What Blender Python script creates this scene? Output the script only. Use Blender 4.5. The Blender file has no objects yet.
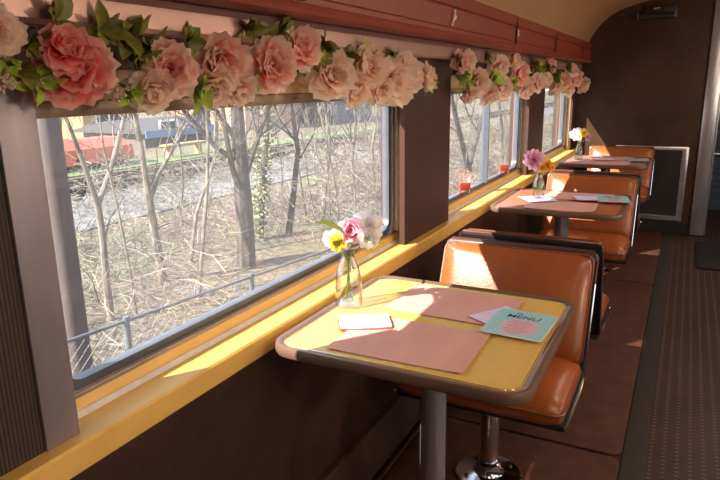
import bpy, bmesh, math, random
from mathutils import Vector, Matrix, noise
random.seed(7)
R = math.radians
PI = math.pi
scene = bpy.context.scene
col = scene.collection

# ------------------------------------------------------------ camera
F = 620.0
def _basis():
    dy = Vector((692-360, 240-80, F)).normalized()
    k = ((399-360)*dy[0] + F*dy[2]) / dy[1]
    dz = -Vector((399-360, -k, F)).normalized()
    dx = dy.cross(dz)
    if dx[0] < 0: dx = -dx
    return dx, dy, dz
DX, DY, DZ = _basis()
CAM = Vector((0, 0, 1.40))
cam_data = bpy.data.cameras.new('camera')
cam = bpy.data.objects.new('camera', cam_data); col.objects.link(cam)
right = Vector((DX[0], DY[0], DZ[0])); up = Vector((DX[1], DY[1], DZ[1])); fwd = Vector((DX[2], DY[2], DZ[2]))
M = Matrix((right, up, -fwd)).transposed().to_4x4(); M.translation = CAM
cam.matrix_world = M
cam_data.sensor_width = 36; cam_data.lens = 36*F/720
cam_data.clip_start = 0.02; cam_data.clip_end = 500
scene.camera = cam
def ray(px, py):
    return right*(px-360) + up*(240-py) + fwd*F
def at(px, py, ax, val):          # point of the photograph on a real plane of the place
    r = ray(px, py); t = (val-CAM[ax])/r[ax]
    return CAM + r*t

# ------------------------------------------------------------ light
SA, SB = 0.72, 1.08               # sun travels +x, +y per unit of drop
world = bpy.data.worlds.new('sky'); scene.world = world; world.use_nodes = True
wn = world.node_tree.nodes; wl = world.node_tree.links
bg = wn['Background']
tc = wn.new('ShaderNodeTexCoord'); sx = wn.new('ShaderNodeSeparateXYZ'); rp = wn.new('ShaderNodeValToRGB')
wl.new(tc.outputs['Generated'], sx.inputs[0]); wl.new(sx.outputs['Z'], rp.inputs[0]); wl.new(rp.outputs[0], bg.inputs['Color'])
rp.color_ramp.elements[0].position = 0.0; rp.color_ramp.elements[0].color = (1.0, 0.95, 0.88, 1)
rp.color_ramp.elements[1].position = 0.7; rp.color_ramp.elements[1].color = (0.46, 0.62, 0.92, 1)
bg.inputs['Strength'].default_value = 1.15
sun_data = bpy.data.lights.new('sun', 'SUN'); sun = bpy.data.objects.new('sun', sun_data); col.objects.link(sun)
sun_data.energy = 7.5; sun_data.angle = R(0.6); sun_data.color = (1.0, 0.93, 0.80)
sun.rotation_euler = Vector((SA, SB, -1)).to_track_quat('-Z', 'Y').to_euler()
sun.location = (-8, -10, 12)
scene.view_settings.view_transform = 'Standard'
scene.view_settings.look = 'None'
scene.view_settings.gamma = 1
scene.view_settings.use_curve_mapping = False
scene.view_settings.exposure = 1.25
scene.cycles.max_bounces = 10
scene.cycles.transparent_max_bounces = 24
scene.cycles.diffuse_bounces = 6

# ------------------------------------------------------------ materials
def newmat(name):
    m = bpy.data.materials.new(name); m.use_nodes = True
    return m, m.node_tree.nodes, m.node_tree.links, m.node_tree.nodes['Principled BSDF']
def mat(name, c, rough=0.5, metal=0.0, c2=None, scale=20, detail=4, bump=0.0, bscale=None, stretch=(1,1,1), coat=0, trans=0, spec=0.5, sss=0):
    m, n, l, p = newmat(name)
    p.inputs['Roughness'].default_value = rough; p.inputs['Metallic'].default_value = metal
    p.inputs['Coat Weight'].default_value = coat; p.inputs['Specular IOR Level'].default_value = spec
    p.inputs['Coat Roughness'].default_value = 0.15
    t = n.new('ShaderNodeTexCoord'); mp = n.new('ShaderNodeMapping'); mp.inputs['Scale'].default_value = stretch
    l.new(t.outputs['Object'], mp.inputs[0])
    nz = n.new('ShaderNodeTexNoise'); nz.inputs['Scale'].default_value = scale; nz.inputs['Detail'].default_value = detail
    l.new(mp.outputs[0], nz.inputs['Vector'])
    rp = n.new('ShaderNodeValToRGB'); l.new(nz.outputs['Fac'], rp.inputs[0])
    c2 = c2 or tuple(x*0.82 for x in c)
    rp.color_ramp.elements[0].position = 0.35; rp.color_ramp.elements[0].color = (*c2, 1)
    rp.color_ramp.elements[1].position = 0.65; rp.color_ramp.elements[1].color = (*c, 1)
    l.new(rp.outputs[0], p.inputs['Base Color'])
    if bump:
        nb = n.new('ShaderNodeTexNoise'); nb.inputs['Scale'].default_value = bscale or scale*3; nb.inputs['Detail'].default_value = 5
        l.new(mp.outputs[0], nb.inputs['Vector'])
        b = n.new('ShaderNodeBump'); b.inputs['Strength'].default_value = bump; b.inputs['Distance'].default_value = 0.01
        l.new(nb.outputs['Fac'], b.inputs['Height']); l.new(b.outputs[0], p.inputs['Normal'])
    return m
MT = {}
MT['yellow'] = mat('yellow_paint', (0.80, 0.49, 0.12), 0.40, c2=(0.72, 0.43, 0.10), scale=8, bump=0.05, bscale=60)
MT['wall'] = mat('brown_wall_laminate', (0.060, 0.028, 0.019), 0.5, c2=(0.04, 0.019, 0.013), scale=6, bump=0.08, bscale=90, spec=.25)
MT['pillar'] = mat('brown_pillar_panel', (0.070, 0.030, 0.020), 0.5, c2=(0.065, 0.031, 0.022), scale=5, bump=0.05, bscale=80, spec=.25)
MT['endwall'] = mat('dark_brown_bulkhead', (0.060, 0.027, 0.014), 0.45, c2=(0.034, 0.015, 0.009), scale=2.5, bump=0.06, bscale=40, spec=.25)
MT['red'] = mat('red_brown_valance', (0.25, 0.045, 0.025), 0.42, c2=(0.21, 0.037, 0.02), scale=5, stretch=(1,.3,1), spec=.35)
MT['redtrim'] = mat('red_brown_lip', (0.24, 0.05, 0.035), 0.3, scale=5, coat=.2)
MT['ceil'] = mat('tan_ceiling', (0.46, 0.27, 0.145), 0.5, c2=(0.42, 0.245, 0.13), scale=3)
MT['alu'] = mat('grey_aluminium', (0.36, 0.31, 0.34), 0.45, 0.55, c2=(0.31, 0.27, 0.30), scale=30, stretch=(1,1,.05))
MT['steel'] = mat('window_steel', (0.80, 0.76, 0.69), 0.35, 0.0, scale=20)
MT['framesteel'] = mat('blue_grey_frame_steel', (0.34, 0.37, 0.43), 0.28, 0.2, scale=20)
MT['sillbar'] = mat('tan_sill_bar', (0.36, 0.25, 0.17), 0.4, 0.2, scale=20)
MT['gasket'] = mat('blue_black_gasket', (0.10, 0.115, 0.15), 0.4, 0.2, scale=20)
MT['pelmet'] = mat('pink_grey_pelmet', (0.44, 0.27, 0.235), 0.35, 0.5, c2=(0.40, 0.24, 0.21), scale=4)
MT['header'] = mat('cream_header', (0.70, 0.52, 0.30), 0.45, c2=(0.52, 0.37, 0.22), scale=5)
MT['recess'] = mat('dark_recess', (0.09, 0.055, 0.045), 0.6)
MT['chrome'] = mat('chrome', (0.75, 0.75, 0.78), 0.12, 1.0, scale=5)
MT['brushed'] = mat('brushed_steel', (0.50, 0.50, 0.55), 0.26, 0.75, scale=40, stretch=(1,1,.03))
MT['vinyl'] = mat('cognac_vinyl', (0.33, 0.088, 0.022), 0.28, c2=(0.265, 0.068, 0.017), scale=9, bump=0.08, bscale=140, coat=.08, spec=.4)
MT['piping'] = mat('brown_piping', (0.22, 0.06, 0.025), 0.4)
MT['toptrim'] = mat('dark_brown_shell_trim', (0.085, 0.032, 0.02), 0.3)
MT['black'] = mat('black_shell', (0.018, 0.014, 0.014), 0.35)
MT['rim'] = mat('brown_table_edge', (0.165, 0.092, 0.062), 0.35, c2=(0.14, 0.078, 0.052), scale=10)
MT['lam1'] = mat('yellow_laminate', (0.70, 0.47, 0.12), 0.35, c2=(0.66, 0.43, 0.105), scale=60, detail=8)
MT['lam2'] = mat('rust_laminate', (0.44, 0.155, 0.075), 0.35, c2=(0.38, 0.13, 0.065), scale=60, detail=8)
MT['lam3'] = mat('mauve_laminate', (0.42, 0.22, 0.17), 0.35, c2=(0.36, 0.19, 0.15), scale=60, detail=8)
MT['mat'] = mat('pink_kraft_paper', (0.68, 0.36, 0.29), 0.75, c2=(0.62, 0.32, 0.255), scale=14, stretch=(1,.25,1), bump=.1, bscale=30)
MT['napkin'] = mat('lilac_white_napkin', (0.72, 0.66, 0.86), 0.8, c2=(0.68, 0.60, 0.82), scale=9)
MT['napred'] = mat('red_napkin_lining', (0.70, 0.12, 0.12), 0.8)
MT['ink'] = mat('dark_ink', (0.03, 0.03, 0.06), 0.6)
MT['inkgrey'] = mat('grey_ink', (0.28, 0.22, 0.30), 0.6)
MT['carpet'] = mat('brown_floor_covering', (0.090, 0.032, 0.018), 0.6, c2=(0.058, 0.021, 0.012), scale=14, bump=.25, bscale=220, spec=.25)
MT['rubberstrip'] = mat('grey_floor_strip', (0.035, 0.03, 0.03), 0.35)
MT['dirtblack'] = mat('black_mat', (0.012, 0.011, 0.013), 0.8, bump=.2, bscale=200)
MT['white'] = mat('white_plastic', (0.85, 0.83, 0.78), 0.5)
MT['clip'] = mat('red_clip', (0.34, 0.04, 0.02), 0.4)
MT['leaf'] = mat('silk_leaf', (0.22, 0.21, 0.03), 0.5, c2=(0.10, 0.11, 0.018), scale=12)
MT['leafbright'] = mat('bright_leaf', (0.40, 0.52, 0.06), 0.5, c2=(0.28, 0.42, 0.05), scale=12)
MT['stem'] = mat('green_stem', (0.14, 0.22, 0.05), 0.5)
MT['berry'] = mat('pink_berry', (0.62, 0.42, 0.36), 0.5)
MT['bark'] = mat('pale_bark', (0.25, 0.215, 0.175), 0.9, c2=(0.10, 0.083, 0.068), scale=18, stretch=(1,1,.3), bump=.5, bscale=30)
MT['barkdark'] = mat('grey_bark', (0.105, 0.085, 0.072), 0.9, c2=(0.05, 0.04, 0.034), scale=14, stretch=(1,1,.2), bump=.6, bscale=20)
MT['ivy'] = mat('ivy_leaves', (0.231, 0.253, 0.110), 0.7, c2=(0.165, 0.187, 0.088), scale=10)
MT['twig'] = mat('dry_twigs', (0.36, 0.31, 0.24), 0.9, c2=(0.12, 0.10, 0.075), scale=1.5)
MT['polewood'] = mat('weathered_post', (0.15, 0.115, 0.105), 0.9, c2=(0.095, 0.073, 0.068), scale=9, stretch=(1,1,.15), bump=.4)
MT['rail'] = mat('rusty_rail', (0.055, 0.039, 0.030), 0.6, .3)
MT['sleeper'] = mat('railway_sleeper', (0.13, 0.115, 0.10), 0.9)
MT['gravel'] = mat('pale_gravel', (0.20, 0.19, 0.18), 0.95, c2=(0.10, 0.095, 0.09), scale=4, detail=10, bump=.5)
MT['galv'] = mat('galvanised_wire', (0.187, 0.209, 0.242), 0.5, .5)
MT['orangecloth'] = mat('red_orange_tarp', (0.50, 0.10, 0.05), 0.6, c2=(0.42, 0.08, 0.04), scale=2)
MT['ochre'] = mat('ochre_siding', (0.396, 0.253, 0.121), 0.7, c2=(0.341, 0.209, 0.099), scale=2)
MT['salmon'] = mat('salmon_siding', (0.429, 0.275, 0.198), 0.7, c2=(0.385, 0.242, 0.171), scale=2)
MT['greyside'] = mat('grey_siding', (0.127, 0.110, 0.105), 0.7, c2=(0.094, 0.083, 0.083), scale=2)
MT['bluegrey'] = mat('blue_grey_siding', (0.09, 0.11, 0.15), 0.7, c2=(0.065, 0.08, 0.11), scale=1)
MT['roof'] = mat('dark_roof', (0.072, 0.066, 0.072), 0.8)
MT['bluemetal'] = mat('blue_metal', (0.110, 0.176, 0.303), 0.5)
MT['darkglass'] = mat('dark_glass', (0.05, 0.07, 0.10), 0.1)
MT['bluevest'] = mat('vestibule_blue', (0.10, 0.15, 0.24), 0.35)
MT['lamp'] = mat('black_lamp_housing', (0.02, 0.02, 0.022), 0.35)
MT['gloss'] = mat('glossy_dark_panel', (0.035, 0.030, 0.032), 0.22, c2=(0.028,0.024,0.025), scale=3)
MT['grass'] = mat('grass_patch', (0.132, 0.187, 0.066), 0.9, scale=3)

# ribbed dark panel
def ribbed():
    m, n, l, p = newmat('ribbed_brown_panel')
    p.inputs['Roughness'].default_value = 0.6
    t = n.new('ShaderNodeTexCoord'); w = n.new('ShaderNodeTexWave'); w.bands_direction = 'Y'
    w.inputs['Scale'].default_value = 42; w.inputs['Distortion'].default_value = 0.4; w.inputs['Detail'].default_value = 2
    l.new(t.outputs['Object'], w.inputs['Vector'])
    rp = n.new('ShaderNodeValToRGB'); rp.color_ramp.elements[0].color = (0.022, 0.014, 0.012, 1); rp.color_ramp.elements[1].color = (0.075, 0.045, 0.035, 1)
    l.new(w.outputs['Fac'], rp.inputs[0]); l.new(rp.outputs[0], p.inputs['Base Color'])
    b = n.new('ShaderNodeBump'); b.inputs['Strength'].default_value = .6; b.inputs['Distance'].default_value = .004
    l.new(w.outputs['Fac'], b.inputs['Height']); l.new(b.outputs[0], p.inputs['Normal'])
    return m
MT['ribbed'] = ribbed()
# studded rubber aisle
def aisle():
    m, n, l, p = newmat('studded_rubber_floor')
    p.inputs['Roughness'].default_value = 0.45; p.inputs['Specular IOR Level'].default_value = .25
    t = n.new('ShaderNodeTexCoord')
    v = n.new('ShaderNodeTexVoronoi'); v.inputs['Scale'].default_value = 22; v.inputs['Randomness'].default_value = 0
    mp = n.new('ShaderNodeMapping'); mp.inputs['Scale'].default_value = (1, 1.6, 0.0)
    l.new(t.outputs['Object'], mp.inputs[0]); l.new(mp.outputs[0], v.inputs['Vector'])
    rp = n.new('ShaderNodeValToRGB'); rp.color_ramp.elements[0].position = .12; rp.color_ramp.elements[1].position = .2
    rp.color_ramp.elements[0].color = (1,1,1,1); rp.color_ramp.elements[1].color = (0,0,0,1)
    l.new(v.outputs['Distance'], rp.inputs[0])
    nz = n.new('ShaderNodeTexNoise'); nz.inputs['Scale'].default_value = 3; nz.inputs['Detail'].default_value = 6
    l.new(t.outputs['Object'], nz.inputs['Vector'])
    r2 = n.new('ShaderNodeValToRGB'); r2.color_ramp.elements[0].position = .35; r2.color_ramp.elements[1].position = .7
    r2.color_ramp.elements[0].color = (0.032, 0.018, 0.015, 1); r2.color_ramp.elements[1].color = (0.058, 0.031, 0.024, 1)
    l.new(nz.outputs['Fac'], r2.inputs[0])
    mx = n.new('ShaderNodeMix'); mx.data_type = 'RGBA'
    ml = n.new('ShaderNodeMath'); ml.operation = 'MULTIPLY'; ml.inputs[1].default_value = .55
    l.new(rp.outputs[0], ml.inputs[0]); l.new(ml.outputs[0], mx.inputs['Factor'])
    l.new(r2.outputs[0], mx.inputs['A']); mx.inputs['B'].default_value = (0.22, 0.15, 0.13, 1)
    l.new(mx.outputs['Result'], p.inputs['Base Color'])
    b = n.new('ShaderNodeBump'); b.inputs['Strength'].default_value = .7; b.inputs['Distance'].default_value = .003
    l.new(rp.outputs[0], b.inputs['Height']); l.new(b.outputs[0], p.inputs['Normal'])
    return m
MT['aisle'] = aisle()
def glassmat(name, film, tint=(1,1,1), rough=0.02, power=5, gain=.7, base=.025):
    m, n, l, p = newmat(name); n.remove(p)
    out = n['Material Output']
    tr = n.new('ShaderNodeBsdfTransparent'); tr.inputs[0].default_value = (*tint, 1)
    gl = n.new('ShaderNodeBsdfGlossy'); gl.inputs['Roughness'].default_value = rough
    lw = n.new('ShaderNodeLayerWeight'); lw.inputs['Blend'].default_value = .5
    pw = n.new('ShaderNodeMath'); pw.operation = 'POWER'; l.new(lw.outputs['Facing'], pw.inputs[0]); pw.inputs[1].default_value = power
    fr = n.new('ShaderNodeMath'); fr.operation = 'MULTIPLY_ADD'; l.new(pw.outputs[0], fr.inputs[0]); fr.inputs[1].default_value = gain; fr.inputs[2].default_value = base
    m1 = n.new('ShaderNodeMixShader'); l.new(fr.outputs[0], m1.inputs[0]); l.new(tr.outputs[0], m1.inputs[1]); l.new(gl.outputs[0], m1.inputs[2])
    last = m1
    if film:
        tl = n.new('ShaderNodeBsdfTranslucent'); tl.inputs[0].default_value = (0.92, 0.92, 0.95, 1)
        m2 = n.new('ShaderNodeMixShader')
        t = n.new('ShaderNodeTexCoord'); nz = n.new('ShaderNodeTexNoise'); nz.inputs['Scale'].default_value = 2.5; nz.inputs['Detail'].default_value = 5
        l.new(t.outputs['Object'], nz.inputs['Vector'])
        mr = n.new('ShaderNodeMapRange'); mr.inputs['To Min'].default_value = film*.6; mr.inputs['To Max'].default_value = film*1.4
        l.new(nz.outputs['Fac'], mr.inputs['Value']); l.new(mr.outputs[0], m2.inputs[0])
        l.new(m1.outputs[0], m2.inputs[1]); l.new(tl.outputs[0], m2.inputs[2]); last = m2
    l.new(last.outputs[0], out.inputs['Surface'])
    return m
MT['glass'] = glassmat('dusty_window_glass', 0.020)
MT['cleanglass'] = glassmat('vase_glass', 0.0, (0.93, 0.945, 0.94), .06, 1.6, .75, .05)
MT['water'] = glassmat('vase_water', 0.0, (0.96, 0.975, 0.96))
def petalmat(name, base, edge, p0=.25, p1=.8):
    m, n, l, p = newmat(name)
    a = n.new('ShaderNodeAttribute'); a.attribute_name = 'along'
    rp = n.new('ShaderNodeValToRGB'); l.new(a.outputs['Fac'], rp.inputs[0])
    rp.color_ramp.elements[0].position = p0; rp.color_ramp.elements[0].color = (*base, 1)
    rp.color_ramp.elements[1].position = p1; rp.color_ramp.elements[1].color = (*edge, 1)
    l.new(rp.outputs[0], p.inputs['Base Color']); p.inputs['Roughness'].default_value = .7
    tl = n.new('ShaderNodeBsdfTranslucent'); l.new(rp.outputs[0], tl.inputs[0])
    mx = n.new('ShaderNodeMixShader'); mx.inputs[0].default_value = .58
    l.new(p.outputs[0], mx.inputs[1]); l.new(tl.outputs[0], mx.inputs[2]); l.new(mx.outputs[0], n['Material Output'].inputs['Surface'])
    return m
MT['coral'] = petalmat('coral_petal', (0.90, 0.10, 0.14), (0.95, 0.55, 0.50), .35, 1.0)
MT['pinkp'] = petalmat('pink_petal', (0.92, 0.20, 0.22), (0.97, 0.74, 0.66), .2, .8)
MT['palep'] = petalmat('pale_petal', (0.95, 0.36, 0.33), (0.98, 0.84, 0.74), .1, .65)
MT['whitep'] = petalmat('white_petal', (0.90, 0.85, 0.80), (0.92, 0.90, 0.92), .1, .6)
MT['magentap'] = petalmat('magenta_petal', (0.75, 0.02, 0.20), (0.93, 0.74, 0.84), .42, .75)
MT['yellowp'] = petalmat('yellow_petal', (0.92, 0.62, 0.05), (0.95, 0.85, 0.12), .1, .8)
MT['lilacp'] = petalmat('lilac_petal', (0.80, 0.42, 0.62), (0.85, 0.62, 0.80), .1, .8)
MT['pinkbloom'] = petalmat('candy_pink_petal', (0.85, 0.25, 0.50), (0.92, 0.66, 0.80), .1, .8)
MT['orangep'] = petalmat('orange_petal', (0.92, 0.40, 0.05), (0.95, 0.66, 0.15), .1, .8)
# leaf litter ground
def groundmat():
    m, n, l, p = newmat('leaf_litter_ground'); p.inputs['Roughness'].default_value = .95
    t = n.new('ShaderNodeTexCoord')
    a = n.new('ShaderNodeTexNoise'); a.inputs['Scale'].default_value = 9; a.inputs['Detail'].default_value = 10; a.inputs['Roughness'].default_value = .75
    b = n.new('ShaderNodeTexNoise'); b.inputs['Scale'].default_value = .35; b.inputs['Detail'].default_value = 4
    l.new(t.outputs['Object'], a.inputs[0]); l.new(t.outputs['Object'], b.inputs[0])
    r1 = n.new('ShaderNodeValToRGB'); l.new(a.outputs['Fac'], r1.inputs[0])
    r1.color_ramp.elements[0].position = .38; r1.color_ramp.elements[0].color = (0.045, 0.034, 0.022, 1)
    r1.color_ramp.elements[1].position = .62; r1.color_ramp.elements[1].color = (0.23, 0.185, 0.125, 1)
    r2 = n.new('ShaderNodeValToRGB'); l.new(b.outputs['Fac'], r2.inputs[0])
    r2.color_ramp.elements[0].position = .5; r2.color_ramp.elements[0].color = (0,0,0,1)
    r2.color_ramp.elements[1].position = .68; r2.color_ramp.elements[1].color = (1,1,1,1)
    mx = n.new('ShaderNodeMix'); mx.data_type = 'RGBA'
    ml = n.new('ShaderNodeMath'); ml.operation = 'MULTIPLY'; ml.inputs[1].default_value = .55
    l.new(r2.outputs[0], ml.inputs[0]); l.new(ml.outputs[0], mx.inputs['Factor'])
    l.new(r1.outputs[0], mx.inputs['A']); mx.inputs['B'].default_value = (0.13, 0.19, 0.07, 1)
    l.new(mx.outputs['Result'], p.inputs['Base Color'])
    bp = n.new('ShaderNodeBump'); bp.inputs['Strength'].default_value = .9; bp.inputs['Distance'].default_value = .05
    l.new(a.outputs['Fac'], bp.inputs['Height']); l.new(bp.outputs[0], p.inputs['Normal'])
    return m
MT['ground'] = groundmat()
def menumat():
    m, n, l, p = newmat('teal_menu_card'); p.inputs['Roughness'].default_value = .35
    t = n.new('ShaderNodeTexCoord')
    v = n.new('ShaderNodeVectorMath'); v.operation = 'DISTANCE'; l.new(t.outputs['Object'], v.inputs[0]); v.inputs[1].default_value = (0.006, -0.03, 0)
    nz = n.new('ShaderNodeTexNoise'); nz.inputs['Scale'].default_value = 14; nz.inputs['Detail'].default_value = 4; l.new(t.outputs['Object'], nz.inputs[0])
    ad = n.new('ShaderNodeMath'); ad.operation = 'MULTIPLY_ADD'; l.new(nz.outputs['Fac'], ad.inputs[0]); ad.inputs[1].default_value = .09; l.new(v.outputs['Value'], ad.inputs[2])
    rp = n.new('ShaderNodeValToRGB'); l.new(ad.outputs[0], rp.inputs[0])
    rp.color_ramp.elements[0].position = .085; rp.color_ramp.elements[0].color = (0.74, 0.42, 0.44, 1)
    rp.color_ramp.elements[1].position = .105; rp.color_ramp.elements[1].color = (0.30, 0.60, 0.66, 1)
    l.new(rp.outputs[0], p.inputs['Base Color'])
    return m
MT['menu'] = menumat()

# ------------------------------------------------------------ mesh helpers
class MB:
    def __init__(s): s.v = []; s.f = []; s.a = None
    def add(s, vs, fs):
        o = len(s.v); s.v += [tuple(x) for x in vs]; s.f += [tuple(i+o for i in f) for f in fs]; return s
    def box(s, x0, x1, y0, y1, z0, z1):
        vs = [(x,y,z) for x in (x0,x1) for y in (y0,y1) for z in (z0,z1)]
        return s.add(vs, [(0,1,3,2),(4,6,7,5),(0,4,5,1),(2,3,7,6),(0,2,6,4),(1,5,7,3)])
    def tube(s, pts, r, n=8, cap=True, closed=False):
        pts = [Vector(p) for p in pts]; N = len(pts)
        rs = r if isinstance(r, (list, tuple)) else [r]*N
        vs = []; u = None
        for i, p in enumerate(pts):
            if closed: t = pts[(i+1)%N]-pts[i-1]
            else: t = pts[min(i+1,N-1)]-pts[max(i-1,0)]
            if t.length < 1e-9: t = Vector((0,0,1))
            t.normalize()
            if u is None: u = t.orthogonal().normalized()
            else:
                u = u - t*u.dot(t)
                u = u.normalized() if u.length > 1e-6 else t.orthogonal().normalized()
            w = t.cross(u)
            for k in range(n):
                a = 2*PI*k/n; vs.append(p + (u*math.cos(a)+w*math.sin(a))*rs[i])
        fs = []
        for i in range(N if closed else N-1):
            j = (i+1)%N
            for k in range(n):
                fs.append((i*n+k, i*n+(k+1)%n, j*n+(k+1)%n, j*n+k))
        if cap and not closed:
            fs.append(tuple(range(n-1,-1,-1))); fs.append(tuple((N-1)*n+k for k in range(n)))
        return s.add(vs, fs)
    def lathe(s, prof, cx=0, cy=0, n=28):
        vs = []; fs = []
        for (r, z) in prof:
            for k in range(n):
                a = 2*PI*k/n; vs.append((cx+r*math.cos(a), cy+r*math.sin(a), z))
        for i in range(len(prof)-1):
            for k in range(n):
                fs.append((i*n+k, i*n+(k+1)%n, (i+1)*n+(k+1)%n, (i+1)*n+k))
        return s.add(vs, fs)
    def prism(s, poly, axis, a0, a1):      # poly in the other two axes
        def P(q, a):
            if axis == 0: return (a, q[0], q[1])
            if axis == 1: return (q[0], a, q[1])
            return (q[0], q[1], a)
        n = len(poly)
        vs = [P(q, a0) for q in poly]+[P(q, a1) for q in poly]
        fs = [tuple(range(n-1,-1,-1)), tuple(range(n, 2*n))]+[(i, (i+1)%n, n+(i+1)%n, n+i) for i in range(n)]
        return s.add(vs, fs)
    def ring(s, outer, inner, axis, a0, a1):   # flat frame between two loops of equal count
        def P(q, a):
            if axis == 0: return (a, q[0], q[1])
            if axis == 1: return (q[0], a, q[1])
            return (q[0], q[1], a)
        n = len(outer)
        vs = [P(q,a0) for q in outer]+[P(q,a0) for q in inner]+[P(q,a1) for q in outer]+[P(q,a1) for q in inner]
        fs = []
        for i in range(n):
            j = (i+1)%n
            fs += [(i,j,n+j,n+i),(2*n+i,3*n+i,3*n+j,2*n+j),(i,2*n+i,2*n+j,j),(n+i,n+j,3*n+j,3*n+i)]
        return s.add(vs, fs)
    def build(s, name, m, parent=None, smooth=True, bevel=0, seg=2, loc=None):
        me = bpy.data.meshes.new(name); me.from_pydata(s.v, [], s.f); me.update()
        bm = bmesh.new(); bm.from_mesh(me)
        bmesh.ops.recalc_face_normals(bm, faces=bm.faces)
        if bevel:
            ed = [e for e in bm.edges if len(e.link_faces) == 2 and e.calc_face_angle(0) > R(30)]
            bmesh.ops.bevel(bm, geom=ed, offset=bevel, segments=seg, profile=.5, affect='EDGES', clamp_overlap=True)
        bm.to_mesh(me); bm.free()
        o = bpy.data.objects.new(name, me); col.objects.link(o)
        me.materials.append(MT[m] if isinstance(m, str) else m)
        if smooth:
            me.polygons.foreach_set('use_smooth', [True]*len(me.polygons))
            try: me.set_sharp_from_angle(angle=R(38))
            except Exception: pass
        if parent: o.parent = parent
        if loc: o.location = loc
        return o
def tag(o, label, cat, group=None, kind=None):
    if label: o['label'] = label
    if cat: o['category'] = cat
    if group: o['group'] = group
    if kind: o['kind'] = kind
    return o
def empty(name, loc, label, cat, group=None, rz=0):
    o = bpy.data.objects.new(name, None); col.objects.link(o); o.location = loc; o.rotation_euler = (0,0,rz)
    o.empty_display_size = .1
    return tag(o, label, cat, group)
def struct(o): o['kind'] = 'structure'; return o
def copy_tree(o, parent=None):
    c = o.copy(); col.objects.link(c)
    if parent: c.parent = parent
    for ch in [k for k in scene.objects if k.parent == o]: copy_tree(ch, c)
    return c
def rrect(x0, x1, y0, y1, r, n=6):
    out = []
    for (cx, cy, a0) in ((x1-r, y1-r, 0), (x0+r, y1-r, 90), (x0+r, y0+r, 180), (x1-r, y0+r, 270)):
        for k in range(n+1):
            a = R(a0+90*k/n); out.append((cx+r*math.cos(a), cy+r*math.sin(a)))
    return out

# ------------------------------------------------------------ structure: left wall
XF = -0.94           # front of the ledge
YE = 6.42            # bulkhead
Y0 = -1.6
LW = [(0.715, 2.27), (2.87, 4.42), (5.02, 6.2)]     # glass spans in y
ZB, ZT = 0.815, 1.37
XG = -1.06
w = MB()
w.box(-1.16, -.955, Y0, YE+.1, -.02, .70)           # under the ledge
w.box(-1.10, -1.00, Y0, YE+.1, 1.44, 1.80)          # above the windows
struct(w.build('wall_left', 'wall', smooth=False))
# pillars (between the windows), standing on the ledge
edges = [(Y0, .62), (2.26, 2.79), (4.42, 4.93), (6.25, YE)]
inner = [(Y0, .70), (2.42, 2.79), (4.62, 4.97), (6.30, YE)]
for i, ((a, b), (c, d)) in enumerate(zip(edges, inner)):
    p = MB(); p.box(-1.0, -.978, a, b, .762, 1.56); p.box(-1.16, -1.0, c, d, .70, 1.44)
    struct(p.build('wall_left', 'ribbed' if i == 0 else 'pillar', smooth=False))
# aluminium trim on the first pillar's edge
struct(MB().box(-1.0, -.972, .622, .692, .762, 1.56).build('trim_1', 'alu', bevel=.002))
struct(MB().box(-1.05, -1.0, .66, .70, .762, 1.44).build('trim_2', 'header'))
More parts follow.
